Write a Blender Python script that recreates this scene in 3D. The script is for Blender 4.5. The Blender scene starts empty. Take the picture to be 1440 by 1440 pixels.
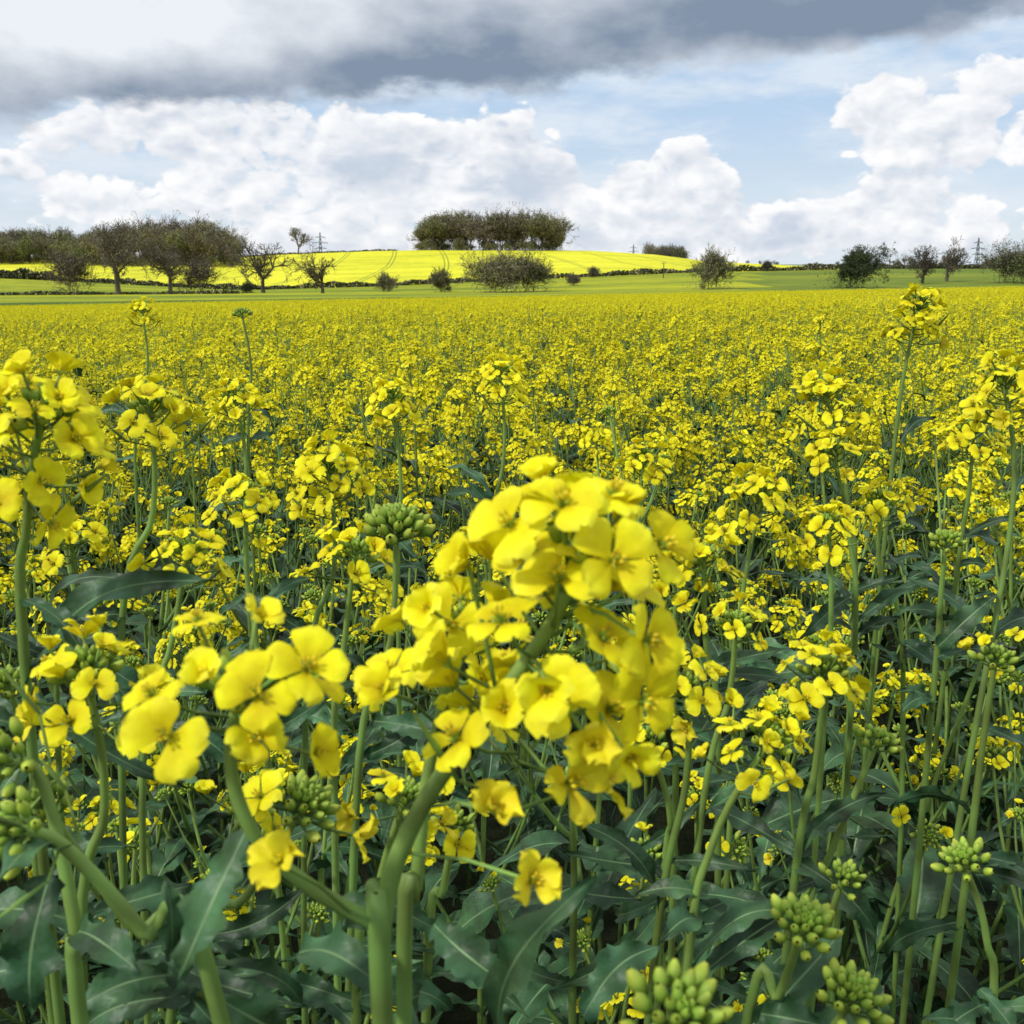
import bpy, math, numpy as np, random
from mathutils import Vector, Matrix
R0=np.random.default_rng(7)
pi=math.pi
# ------------------------------------------------------------ camera model
F=1544.0; TH=math.radians(12.25); ZC=1.45
cT,sT=math.cos(TH),math.sin(TH)
def W(px,py,d):
    u=(px-720)/F; v=(720-py)/F
    return np.array([d*u, d*(cT+v*sT), ZC+d*(-sT+v*cT)])
def el(py): return math.tan(math.atan((720-py)/F)-TH)
def bx(px): return (px-720)/F/1.023
scene=bpy.context.scene
def link(o): scene.collection.objects.link(o); return o
# ------------------------------------------------------------ materials
def new_mat(name):
    m=bpy.data.materials.new(name); m.use_nodes=True; nt=m.node_tree; nt.nodes.clear()
    return m,nt
def N(nt,t,**k):
    n=nt.nodes.new(t)
    for a,b in k.items(): setattr(n,a,b)
    return n
def ramp(nt,fac,stops):
    r=N(nt,'ShaderNodeValToRGB'); e=r.color_ramp.elements
    while len(e)<len(stops): e.new(0.5)
    for i,(p,c) in enumerate(stops): e[i].position=p; e[i].color=(*c,1)
    if fac is not None: nt.links.new(fac,r.inputs[0])
    return r.outputs[0]
def plant_mat(name,stops,rough=.5,transl=.25,var=.15,nscale=60,namt=.25,spec=.3,hue=.01,bump=0):
    m,nt=new_mat(name); L=nt.links.new
    at=N(nt,'ShaderNodeAttribute',attribute_name='t')
    col=ramp(nt,at.outputs['Fac'],stops)
    geo=N(nt,'ShaderNodeTexCoord')
    no=N(nt,'ShaderNodeTexNoise'); no.inputs['Scale'].default_value=nscale; no.inputs['Detail'].default_value=2
    L(geo.outputs['Object'],no.inputs['Vector'])
    oi=N(nt,'ShaderNodeObjectInfo')
    mr=N(nt,'ShaderNodeMapRange'); mr.inputs[1].default_value=.3; mr.inputs[2].default_value=.7
    mr.inputs[3].default_value=1-namt; mr.inputs[4].default_value=1+namt; L(no.outputs[0],mr.inputs[0])
    mr2=N(nt,'ShaderNodeMapRange'); mr2.inputs[3].default_value=1-var; mr2.inputs[4].default_value=1+var; L(oi.outputs['Random'],mr2.inputs[0])
    mu=N(nt,'ShaderNodeMath',operation='MULTIPLY'); L(mr.outputs[0],mu.inputs[0]); L(mr2.outputs[0],mu.inputs[1])
    hs=N(nt,'ShaderNodeHueSaturation'); L(col,hs.inputs['Color']); L(mu.outputs[0],hs.inputs['Value'])
    mh=N(nt,'ShaderNodeMapRange'); mh.inputs[3].default_value=.5-hue; mh.inputs[4].default_value=.5+hue
    L(no.outputs[0],mh.inputs[0]); mh.inputs[1].default_value=.3; mh.inputs[2].default_value=.7
    L(mh.outputs[0],hs.inputs['Hue'])
    p=N(nt,'ShaderNodeBsdfPrincipled'); p.inputs['Roughness'].default_value=rough
    p.inputs['Specular IOR Level'].default_value=spec
    L(hs.outputs[0],p.inputs['Base Color'])
    if bump:
        nb=N(nt,'ShaderNodeTexNoise'); nb.inputs['Scale'].default_value=nscale*4; nb.inputs['Detail'].default_value=1; L(geo.outputs['Object'],nb.inputs['Vector'])
        bp=N(nt,'ShaderNodeBump'); bp.inputs['Strength'].default_value=bump; bp.inputs['Distance'].default_value=.002; L(nb.outputs[0],bp.inputs['Height']); L(bp.outputs[0],p.inputs['Normal'])
    out=N(nt,'ShaderNodeOutputMaterial')
    if transl>0:
        tr=N(nt,'ShaderNodeBsdfTranslucent'); L(hs.outputs[0],tr.inputs[0])
        mx=N(nt,'ShaderNodeMixShader'); mx.inputs[0].default_value=transl
        L(p.outputs[0],mx.inputs[1]); L(tr.outputs[0],mx.inputs[2]); L(mx.outputs[0],out.inputs[0])
    else: L(p.outputs[0],out.inputs[0])
    return m
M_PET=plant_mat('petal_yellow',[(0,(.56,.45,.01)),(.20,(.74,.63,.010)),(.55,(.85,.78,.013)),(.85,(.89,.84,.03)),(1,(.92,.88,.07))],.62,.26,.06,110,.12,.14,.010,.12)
M_ANT=plant_mat('anther_yellow',[(0,(.62,.52,.02)),(1,(.76,.58,.02))],.6,0,.1)
M_BUD=plant_mat('bud_green',[(0,(.12,.22,.03)),(.55,(.22,.34,.04)),(1,(.46,.50,.05))],.5,0,.15,200,.2)
M_STEM=plant_mat('stem_green',[(0,(.10,.18,.042)),(1,(.20,.30,.065))],.5,0,.2,35,.32,.3,.015)
M_LEAF=plant_mat('leaf_green',[(0,(.018,.056,.020)),(.5,(.034,.088,.034)),(1,(.070,.140,.055))],.48,0,.35,55,.45,.32,.018,.4)
M_RIB=plant_mat('leaf_midrib',[(0,(.12,.21,.09)),(1,(.17,.26,.12))],.55,0,.15)
M_WILT=plant_mat('petal_wilted',[(0,(.62,.50,.02)),(.6,(.82,.72,.02)),(1,(.88,.80,.03))],.65,.22,.08,120,.12)
PM=[M_PET,M_ANT,M_BUD,M_STEM,M_LEAF,M_RIB,M_WILT]
PET,ANT,BUD,STEM,LEAF,RIB,WILT=range(7)
# ------------------------------------------------------------ mesh accumulator
class Acc:
    def __init__(s): s.V=[];s.T=[];s.F=[];s.M=[];s.n=0
    def add(s,V,Fq,m,T=None,Rm=None,off=None):
        V=np.asarray(V,float)
        if Rm is not None: V=V@np.asarray(Rm).T
        if off is not None: V=V+off
        s.V.append(V); s.T.append(np.full(len(V),.5) if T is None else np.asarray(T,float))
        Fq=np.asarray(Fq,int); s.F.append(Fq+s.n)
        s.M.append(np.full(len(Fq),m) if np.isscalar(m) else np.asarray(m)); s.n+=len(V)
    def merged(s): return np.vstack(s.V),np.vstack(s.F),np.concatenate(s.M),np.concatenate(s.T)
    def mesh(s,name,mats,smooth=True):
        V,Fq,M,T=s.merged(); me=bpy.data.meshes.new(name)
        nf=len(Fq); me.vertices.add(len(V)); me.vertices.foreach_set('co',V.ravel())
        me.loops.add(nf*4); me.loops.foreach_set('vertex_index',Fq.ravel().astype(np.int32))
        me.polygons.add(nf); me.polygons.foreach_set('loop_start',np.arange(0,nf*4,4,dtype=np.int32))
        me.polygons.foreach_set('loop_total',np.full(nf,4,dtype=np.int32))
        for m in mats: me.materials.append(m)
        me.polygons.foreach_set('material_index',M.astype(np.int32))
        me.polygons.foreach_set('use_smooth',np.full(nf,smooth))
        a=me.attributes.new('t','FLOAT','POINT'); a.data.foreach_set('value',T.astype(np.float32))
        me.update(calc_edges=True); return me
def nrm(v): v=np.asarray(v,float); return v/(math.sqrt(float(v@v))+1e-12)
def cross(a,b): return np.array([a[1]*b[2]-a[2]*b[1],a[2]*b[0]-a[0]*b[2],a[0]*b[1]-a[1]*b[0]])
def frame(z,hint=None):
    z=nrm(z); h=np.array([0,0,1.]) if hint is None else hint
    if abs(np.dot(z,h))>.95: h=np.array([1.,0,0])
    x=nrm(cross(h,z)); y=cross(z,x); return np.stack([x,y,z],1)
def rotz(a): c,s=math.cos(a),math.sin(a); return np.array([[c,-s,0],[s,c,0],[0,0,1]])
def roty(a): c,s=math.cos(a),math.sin(a); return np.array([[c,0,s],[0,1,0],[-s,0,c]])
def rotx(a): c,s=math.cos(a),math.sin(a); return np.array([[1,0,0],[0,c,-s],[0,s,c]])
FQ={}
def tube(acc,P,r,ns,m,t=(0,1)):
    P=np.asarray(P,float); n=len(P); r=np.broadcast_to(r,(n,)) if np.ndim(r)==0 else np.asarray(r)
    D=np.gradient(P,axis=0); ref=np.array([.3,1,.1]); V=[]
    ang=np.arange(ns)*2*pi/ns; ca=np.cos(ang)[:,None]; sa=np.sin(ang)[:,None]
    for i in range(n):
        z=nrm(D[i]); x=nrm(ref-(ref@z)*z); y=cross(z,x); ref=x
        V.append(P[i]+r[i]*(ca*x+sa*y))
    V=np.vstack(V)
    if (n,ns) not in FQ: FQ[(n,ns)]=np.array([(i*ns+j,i*ns+(j+1)%ns,(i+1)*ns+(j+1)%ns,(i+1)*ns+j) for i in range(n-1) for j in range(ns)])
    acc.add(V,FQ[(n,ns)],m,np.repeat(np.linspace(t[0],t[1],n),ns))
def spline(P,n):
    P=np.asarray(P,float); P=np.vstack([2*P[0]-P[1],P,2*P[-1]-P[-2]]); out=[]
    k=len(P)-3
    for i in range(k):
        for s in np.linspace(0,1,n,endpoint=(i==k-1)):
            p0,p1,p2,p3=P[i:i+4]
            out.append(.5*((2*p1)+(-p0+p2)*s+(2*p0-5*p1+4*p2-p3)*s*s+(-p0+3*p1-3*p2+p3)*s**3))
    return np.array(out)
# ------------------------------------------------------------ templates
def petal(nu,nv,rng,crumple=0):
    ts=np.linspace(0,1,nu+1); ss=np.linspace(-1,1,nv+1); V=[];T=[]
    k=rng.uniform(.06,.16); tw=rng.uniform(-.2,.2); ph=rng.uniform(0,6); nt_=rng.uniform(.02,.09)
    for t in ts:
        hw=np.interp(t,[0,.15,.32,.5,.68,.84,.95,1],[.05,.09,.25,.40,.47,.44,.30,.15])
        for s in ss:
            x=.03+t*.97-.05*s*s*(t>.8)-nt_*(1-abs(s))*(t>.97)
            z=k*math.sin(t*pi*.75)-.09*s*s*t+tw*s*t*.5+.05*math.sin(7*s+ph)*t*t+.03*math.sin(11*t+3*s+ph)*t-.14*t**3+.035*(1-abs(s))**2*(t>.1)*(-1)
            z+=crumple*(math.sin(5*t+4*s+ph)*.5+s*s*.9)*t
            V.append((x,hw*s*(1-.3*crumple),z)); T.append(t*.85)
    Fq=[(i*(nv+1)+j,(i+1)*(nv+1)+j,(i+1)*(nv+1)+j+1,i*(nv+1)+j+1) for i in range(nu) for j in range(nv)]
    return np.array(V),Fq,T
def spindle(ns,nl):
    V=[];T=[]
    for i in range(nl+1):
        t=i/nl; r=math.sin(pi*(.06+.88*t))**.8*.5
        for j in range(ns):
            a=2*pi*j/ns; V.append((r*math.cos(a),r*math.sin(a),t)); T.append(t)
    Fq=[(i*ns+j,i*ns+(j+1)%ns,(i+1)*ns+(j+1)%ns,(i+1)*ns+j) for i in range(nl) for j in range(ns)]
    return np.array(V),Fq,np.array(T)
SP={0:spindle(7,6),1:spindle(4,3),2:spindle(3,2)}
def flower_t(lod,openess,rng,wilt=False):
    a=Acc(); nu,nv={0:(8,6),1:(3,2),2:(1,1)}[lod]
    for k in range(4):
        if lod==2:
            V=np.array([(.05,0,0),(.62,-.5,.1),(1.,0,.02),(.62,.5,.1)]);Fq=[(0,1,2,3)];T=[.2,.6,.85,.6]
        else: V,Fq,T=petal(nu,nv,rng,.26 if wilt else 0)
        an=k*pi/2+(rng.uniform(-.2,.2))+(.18 if k%2 else -.1)
        Rm=rotz(an)@roty(-(openess+rng.uniform(-.2,.2)))@rotx(rng.uniform(-.3,.3))
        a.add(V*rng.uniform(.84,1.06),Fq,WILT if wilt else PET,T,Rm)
    V,Fq,T=SP[min(lod,1) if lod<2 else 2]
    if lod==0:
        for k in range(6):
            d=rotz(k*pi/3+.3)@roty(.32)
            h=.30 if k%3 else .2
            a.add(V*np.array([.035,.035,h])+np.array([0.0,0,0]),Fq,BUD,T,d)
            a.add(V*np.array([.09,.09,.17])+np.array([0,0,h]),Fq,ANT,T,d)
        a.add(V*np.array([.08,.08,.42]),Fq,BUD,T)
        V1,F1,T1=SP[1]
        for k in range(4): a.add(V1*np.array([.09,.05,.35])+np.array([0,0,-.05]),F1,BUD,T1*.8+.2,rotz(k*pi/2+.7)@roty(.7))
    elif lod==1: a.add(V*np.array([.18,.18,.28]),Fq,ANT,T)
    return a.merged()
rt=np.random.default_rng(3)
FT={l:[flower_t(l,o,rt) for o in ([.10,.2,.28,.15,.38,.5,.22,.6] if l<2 else [.1,.3])] for l in (0,1,2)}
FH={l:[flower_t(l,o,rt) for o in (.8,1.0,1.2)] for l in (0,1,2)}
FW={l:[flower_t(l,o,rt,True) for o in (.7,1.0)] for l in (0,1)}; FW[2]=FH[2]
def put_flower(a,pos,n,size,lod,rng,kind='o'):
    tl={'o':FT,'h':FH,'w':FW}[kind][lod]; V,Fq,M,T=tl[rng.integers(len(tl))]
    T=np.where(T>.0,np.clip(T+rng.uniform(-.14,.14),0,1),T)
    Rm=frame(n)@rotz(rng.uniform(0,pi/2)); a.add(V*size,Fq,M,T,Rm,pos)
def raceme(a,rng,base,axis,sc=1.,lod=0,nf=18,nb=26,npod=4,spacing=.0014,fr=.0100):
    axis=nrm(axis); Fm=frame(axis); up=np.array([0,0,1.])
    ga=2.39996; ph=rng.uniform(0,6)
    V,Fq,T=SP[lod]
    for i in range(nb):
        th=(i/nb)**.7*1.45; phi=ph+i*ga
        d=Fm@np.array([math.sin(th)*math.cos(phi),math.sin(th)*math.sin(phi),math.cos(th)])
        q=i/nb; L=(.0045+.008*q)*sc*rng.uniform(.9,1.1); p=base+d*(.002+.007*q)*sc-axis*.006*q*sc
        bl=(.0042+.0038*q)*sc*rng.uniform(.85,1.1)
        dd=nrm(d+.5*axis)
        if lod==0: tube(a,[base-axis*.008*q*sc,p],.0005*sc,3,STEM)
        a.add(V*np.array([bl*.55,bl*.55,bl]),Fq,BUD,np.clip(T*.7+q*.35-.1,0,1),frame(dd),p)
    for j in range(nf):
        q=j/max(nf-1,1); phi=ph+(nb+j)*ga
        th=.62+.9*q+rng.uniform(-.18,.18)
        d=Fm@np.array([math.sin(th)*math.cos(phi),math.sin(th)*math.sin(phi),math.cos(th)])
        b0=base-axis*(.003+j*spacing)*sc
        L=(.014+.006*min(1,2*q))*sc*rng.uniform(.78,1.22)
        p=b0+d*L+up*.002
        if lod<2: tube(a,[b0,p] if lod else [b0,b0+d*L*.5-up*.0006,p],.0006*sc*(1 if lod==0 else 1.2),3,STEM)
        n=nrm(d*.9+axis*.45+up*.3+rng.normal(0,.36,3))
        k='o'
        r=rng.random()
        if q<.14: k='h'
        elif q>.85 and r<.3: k='w'
        elif r<.2: k='h'
        put_flower(a,p,n,fr*sc*rng.uniform(.78,1.1)*(.85 if q<.14 else 1),lod,rng,k)
    h0=.004+nf*spacing
    for j in range(npod if lod<2 else 0):
        phi=ph+j*ga*1.1; th=1.0+rng.uniform(-.15,.3)
        d=Fm@np.array([math.sin(th)*math.cos(phi),math.sin(th)*math.sin(phi),math.cos(th)])
        b0=base-axis*(h0+.006*j)*sc; p=b0+d*.017*sc; e=p+nrm(d+axis*.7)*rng.uniform(.01,.028)*sc
        tube(a,[b0,p],.0006*sc,3,STEM); tube(a,[p,(p+e)/2,e],[.0007*sc,.0011*sc,.0003*sc],4 if lod==0 else 3,STEM)
def leaf(a,rng,base,az,L,Wd,a0,bend,lod=0):
    nt={0:14,1:5,2:2}[lod]; ss={0:[-1,-.6,-.06,.06,.6,1],1:[-1,-.08,.08,1],2:[-1,0,1]}[lod]
    V=[];T=[];x=z=0; ph=rng.uniform(0,6); kk=rng.uniform(10,17); tw=rng.uniform(-.6,.6); sw=rng.uniform(-.5,.5); tb=rng.uniform(.15,.75)
    for i in range(nt+1):
        t=i/nt; an=a0-bend*t
        if i: x+=math.cos(an)*L/nt; z+=math.sin(an)*L/nt
        hw=np.interp(t,[0,.06,.14,.25,.5,.78,1],[.34,.60,.42,.62,1,.6,.03])*Wd/2
        nx,nz=-math.sin(an),math.cos(an)
        for s in ss:
            w=hw*s*(1+.16*math.sin(kk*2.3*t+ph*2+s)*(abs(s)>.9))+sw*L*t*t*.5
            hh=.30*abs(s)*hw*(1-.6*t)+ .17*Wd*math.sin(kk*t+ph+(1.5 if s>0 else 0))*s*s*.9+tw*hw*s*t*.8
            V.append((x+nx*hh,w,z+nz*hh)); T.append(min(1,max(0,tb+.35*math.sin(kk*t*.7+ph)*abs(s))))
    m=len(ss); Fq=[];M=[]
    for i in range(nt):
        for j in range(m-1):
            Fq.append((i*m+j,(i+1)*m+j,(i+1)*m+j+1,i*m+j+1)); M.append(RIB if (lod<2 and j==(m-1)//2 and i<nt-1) else LEAF)
    a.add(V,Fq,M,T,rotz(az),base)
def plant(rng,lod,a=None,off=np.zeros(3),top_only=False,hs=1.,leafy=False):
    a=a or Acc(); H=1.16*rng.uniform(.93,1.05)*hs; lean=rng.normal(0,.07,2)
    n=9; hs_=np.linspace(0,1,n); ph=rng.uniform(0,6,2)
    P=np.stack([off[0]+lean[0]*hs_**1.5+.024*np.sin(5*hs_+ph[0]),off[1]+lean[1]*hs_**1.5+.024*np.sin(5*hs_+ph[1]),off[2]+H*hs_],1)
    if top_only: P=P[4:]; hh=hs_[4:]
    else: hh=hs_
    at=lambda q: np.array([np.interp(q,hh,P[:,k]) for k in range(3)])
    tube(a,P,np.interp(hh,[0,1],[.0053,.0019]),{0:7,1:4,2:3}[lod],STEM)
    def head(p,ax,main):
        r=rng.random(); sc=rng.uniform(.82,1.2)*(1.08 if main else .95)
        if lod==2: 
            if r<.80: raceme(a,rng,p,ax,sc*1.06,2,11,2,0,.0024,.0126)
            else: raceme(a,rng,p,ax,sc,2,3,7,0)
            return
        fa,fb=(.38,.60) if leafy else ((.68,.82) if lod==0 else (.70,.82))
        if r<fa: raceme(a,rng,p,ax,sc,lod,int(rng.integers(11,23)),22 if lod==0 else 7,int(rng.integers(0,5)),rng.uniform(.0011,.0021),.0102 if lod==0 else .0112)
        elif r<fb: raceme(a,rng,p,ax,sc*.9,lod,int(rng.integers(4,10)),26 if lod==0 else 9,1)
        else: raceme(a,rng,p,ax,sc*.98,lod,int(rng.integers(0,3)),34 if lod==0 else 12,0)
    head(P[-1],P[-1]-P[-2]+rng.normal(0,.02,3),True)
    nl=int(rng.integers(5,8)) if lod<2 else 6; az0=rng.uniform(0,6)
    if leafy: nl-=1
    for k in range(nl):
        q=.5+.38*(k+rng.uniform(0,.6))/nl; b=at(q); az=az0+k*2.4+rng.normal(0,.2)
        o=np.array([math.cos(az),math.sin(az),0]); top=H*rng.uniform(.79,.98)+off[2]; dz=max(top-b[2],.12)
        sp=dz*rng.uniform(.3,.65)
        c=[b,b+o*sp*.45+[0,0,dz*.3],b+o*sp*.8+[0,0,dz*.65],b+o*sp+[0,0,dz]]
        c=spline(c,{0:4,1:2,2:2}[lod]) if lod<1 else np.array(c)
        tube(a,c,np.linspace(.0028,.0014,len(c)),{0:6,1:3,2:3}[lod],STEM)
        head(c[-1],c[-1]-c[-2]+rng.normal(0,.01,3),False)
        if lod<2: leaf(a,rng,b,az+rng.normal(0,.2),rng.uniform(.07,.13),rng.uniform(.016,.028),rng.uniform(.4,1.1),rng.uniform(.7,2.1),lod)
        if lod<2:
            mi=c[len(c)//2]; leaf(a,rng,mi,az+rng.normal(0,.9),rng.uniform(.035,.07),rng.uniform(.008,.014),rng.uniform(.5,1.),rng.uniform(.3,1.5),lod)
            if rng.random()<.6:
                az2=az+rng.choice([-1,1])*rng.uniform(.8,1.4); o2=np.array([math.cos(az2),math.sin(az2),0]); l2=rng.uniform(.06,.16)
                e=mi+o2*l2*.45+[0,0,l2]; tube(a,[mi,mi+o2*l2*.25+[0,0,l2*.45],e],[.0016,.0013,.001],4 if lod==0 else 3,STEM)
                raceme(a,rng,e,e-mi,.8,lod,int(rng.integers(0,4)) if lod==0 else int(rng.integers(0,8)),22 if lod==0 else 8,0)
    if not top_only:
        for k in range(int(rng.integers(15,20)) if lod==0 else 8):
            q=rng.uniform(.3,.84); leaf(a,rng,at(q),rng.uniform(0,2*pi),rng.uniform(.09,.19)*(1.1-.3*q),rng.uniform(.022,.048),rng.uniform(.0,1.15),rng.uniform(.6,2.2),lod)
    return a
# ------------------------------------------------------------ instancing
def instancer(name,pts,rot,scl,idx,objs):
    col=bpy.data.collections.new(name+'_parts')
    for i,o in enumerate(objs): col.objects.link(o)
    me=bpy.data.meshes.new(name); me.vertices.add(len(pts)); me.vertices.foreach_set('co',np.asarray(pts,float).ravel())
    for nm,ty,arr,key in (('rot','FLOAT_VECTOR',rot,'vector'),('scl','FLOAT_VECTOR',scl,'vector'),('idx','INT',idx,'value')):
        at=me.attributes.new(nm,ty,'POINT'); at.data.foreach_set(key,np.asarray(arr).ravel().astype(np.int32 if ty=='INT' else np.float32))
    ob=link(bpy.data.objects.new(name,me))
    ng=bpy.data.node_groups.new(name,'GeometryNodeTree')
    ng.interface.new_socket(name='Geometry',in_out='INPUT',socket_type='NodeSocketGeometry')
    ng.interface.new_socket(name='Geometry',in_out='OUTPUT',socket_type='NodeSocketGeometry')
    nd=ng.nodes; gi=nd.new('NodeGroupInput'); go=nd.new('NodeGroupOutput')
    ci=nd.new('GeometryNodeCollectionInfo'); ci.inputs['Collection'].default_value=col
    ci.inputs['Separate Children'].default_value=True; ci.inputs['Reset Children'].default_value=True
    ip=nd.new('GeometryNodeInstanceOnPoints'); ip.inputs['Pick Instance'].default_value=True
    def na(n,t): a=nd.new('GeometryNodeInputNamedAttribute'); a.data_type=t; a.inputs['Name'].default_value=n; return a.outputs[0]
    L=ng.links.new
    L(gi.outputs[0],ip.inputs['Points']); L(ci.outputs[0],ip.inputs['Instance'])
    L(na('idx','INT'),ip.inputs['Instance Index']); L(na('rot','FLOAT_VECTOR'),ip.inputs['Rotation']); L(na('scl','FLOAT_VECTOR'),ip.inputs['Scale'])
    L(ip.outputs[0],go.inputs[0])
    md=ob.modifiers.new('instances','NODES'); md.node_group=ng
    return ob
# ------------------------------------------------------------ terrain
ROWS=[(100,{0:431,720:418,1440:404}),
(120,{0:426,720:416,1440:403.5}),
(195,{0:416,400:413,720:412,1000:408,1440:403}),
(330,{0:391,335:408,560:402,980:383,1250:378,1440:378}),
(500,{0:374,335:380,560:374,800:366,980:374,1250:377,1440:378}),
(640,{0:364,330:363,400:359,520:354,600:352,830:353,920:358,1000:368,1150:375,1440:377}),
(720,{0:363,330:362,400:357.5,520:353,600:351.5,830:352.5,920:358,1000:368,1150:375,1440:377})]
def zrow(D,tab,px):
    k=sorted(tab); return ZC+np.interp(px,k,[el(tab[i]) for i in k])*D-(1.15 if D==100 else 0)
z720=zrow(100,ROWS[0][1],720); zs=(zrow(100,ROWS[0][1],1440)-zrow(100,ROWS[0][1],0))/(bx(1440)-bx(0))
def ground_z(x,y):
    if y<=100: return z720*max(y,-100)/100+zs*min(max(x/100,-.8),.8)*(1 if y>0 else max(0,1+y/100))
    b=min(max(x/y,-.8),.8); px=720+b*1.023*F
    zz=[z720+zs*b]+[zrow(D,t,px) for D,t in ROWS[1:]]; Ds=[r[0] for r in ROWS]
    far=[zz[-1]-4, zz[-1]-12,27,60]; Df=[850,1400,3200,8000]
    z=float(np.interp(y,Ds+Df,zz+far))
    return z
xs=sorted(set([-9000,-5000,-3000,-2000,-1500,-1200,-1000,-800,-650,-550,-480]+list(range(-440,441,8))+[480,550,650,800,1000,1200,1500,2000,3000,5000,9000]))
ys=sorted(set([-6000,-2000,-600,-200,-60,-20]+list(range(-10,100,10))+[100,104,110,118,120]+list(range(125,330,8))+[330]+list(range(336,720,8))+[720,760,850,1000,1400,2000,2600,3200,4500,8000,12000]))
def ground_mats():
    def mk(name,cols,scale,mapping=(1,1,1),tram=False,xs=None):
        m,nt=new_mat(name); L=nt.links.new
        tc=N(nt,'ShaderNodeTexCoord'); mp=N(nt,'ShaderNodeMapping'); mp.inputs['Scale'].default_value=mapping; L(tc.outputs['Object'],mp.inputs[0])
        no=N(nt,'ShaderNodeTexNoise'); no.inputs['Scale'].default_value=scale; no.inputs['Detail'].default_value=6; no.inputs['Roughness'].default_value=.65; L(mp.outputs[0],no.inputs['Vector'])
        no2=N(nt,'ShaderNodeTexNoise'); no2.inputs['Scale'].default_value=scale*.06; no2.inputs['Detail'].default_value=3; L(mp.outputs[0],no2.inputs['Vector'])
        ad=N(nt,'ShaderNodeMath',operation='MULTIPLY_ADD'); L(no2.outputs[0],ad.inputs[0]); ad.inputs[1].default_value=.8
        L(no.outputs[0],ad.inputs[2]); sb=N(nt,'ShaderNodeMath',operation='SUBTRACT'); L(ad.outputs[0],sb.inputs[0]); sb.inputs[1].default_value=.4
        c=ramp(nt,sb.outputs[0],cols)
        if tram:
            sx=N(nt,'ShaderNodeSeparateXYZ'); L(tc.outputs['Object'],sx.inputs[0])
            def Mth(op,a,b):
                q=N(nt,'ShaderNodeMath',operation=op)
                for i,v in enumerate((a,b)):
                    if isinstance(v,(int,float)): q.inputs[i].default_value=v
                    else: L(v,q.inputs[i])
                return q.outputs[0]
            yy=Mth('MULTIPLY',sx.outputs[1],.10); y2=Mth('MULTIPLY',Mth('POWER',Mth('MULTIPLY',sx.outputs[1],.01),2.),1.6)
            u=Mth('ADD',Mth('SUBTRACT',sx.outputs[0],yy),y2)
            fr=Mth('ABSOLUTE',Mth('SUBTRACT',Mth('FRACT',Mth('DIVIDE',u,26.),0),.5),0)
            a1=Mth('LESS_THAN',Mth('ABSOLUTE',Mth('SUBTRACT',fr,.035),0),.013)
            ff=Mth('MULTIPLY',a1,Mth('MULTIPLY',no.outputs[0],1.2))
            mx=N(nt,'ShaderNodeMix',data_type='RGBA'); L(ff,mx.inputs[0]); L(c,mx.inputs[6]); mx.inputs[7].default_value=(.10,.16,.03,1); c=mx.outputs[2]
        p=N(nt,'ShaderNodeBsdfPrincipled'); p.inputs['Roughness'].default_value=.9; p.inputs['Specular IOR Level'].default_value=.1; L(c,p.inputs['Base Color'])
        bp=N(nt,'ShaderNodeBump'); bp.inputs['Strength'].default_value=.6; bp.inputs['Distance'].default_value=.3; L(no.outputs[0],bp.inputs['Height']); L(bp.outputs[0],p.inputs['Normal'])
        o=N(nt,'ShaderNodeOutputMaterial'); L(p.outputs[0],o.inputs[0]); return m
    soil=mk('soil',[(.3,(.012,.018,.008)),(.7,(.03,.035,.015))],8)
    grass=mk('grass',[(.3,(.05,.09,.015)),(.55,(.09,.15,.02)),(.75,(.14,.2,.03))],2.5)
    mixc=mk('young_rape_field',[(.3,(.10,.16,.015)),(.5,(.26,.30,.018)),(.7,(.44,.44,.015))],.6,(.25,1,1))
    hill=mk('yellow_rape_hill',[(.25,(.42,.44,.02)),(.5,(.65,.63,.03)),(.75,(.78,.75,.04))],.5,(.6,1,1),True)  # crop yellow, saturation lowered to paint slight distance haze into the colour
    grn=mk('green_pasture',[(.3,(.08,.13,.02)),(.55,(.16,.21,.022)),(.8,(.32,.33,.025))],.5,(.2,1,1))
    far=mk('distant_farmland',[(.35,(.13,.19,.14)),(.5,(.19,.25,.20)),(.65,(.28,.32,.2))],.02,(.4,1,1))  # greens paled towards blue, aerial haze painted into the base colour
    return [soil,grass,mixc,hill,grn,far]
gm=ground_mats()
V=[(x,y,ground_z(x,y)) for y in ys for x in xs]; nx=len(xs); Fq=[];Mi=[]
for i in range(len(ys)-1):
    for j in range(nx-1):
        Fq.append((i*nx+j,i*nx+j+1,(i+1)*nx+j+1,(i+1)*nx+j)); y=(ys[i]+ys[i+1])/2; x=(xs[j]+xs[j+1])/2; b=x/max(y,1)
        px=720+b*1.023*F
        Mi.append(0 if y<100 else 1 if y<120 else (4 if px>1060 else 2) if y<330 else (3 if px<1240 else 4) if y<720 else 5)
g=Acc(); g.add(V,Fq,Mi); link(bpy.data.objects.new('ground',g.mesh('ground',gm)))
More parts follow.
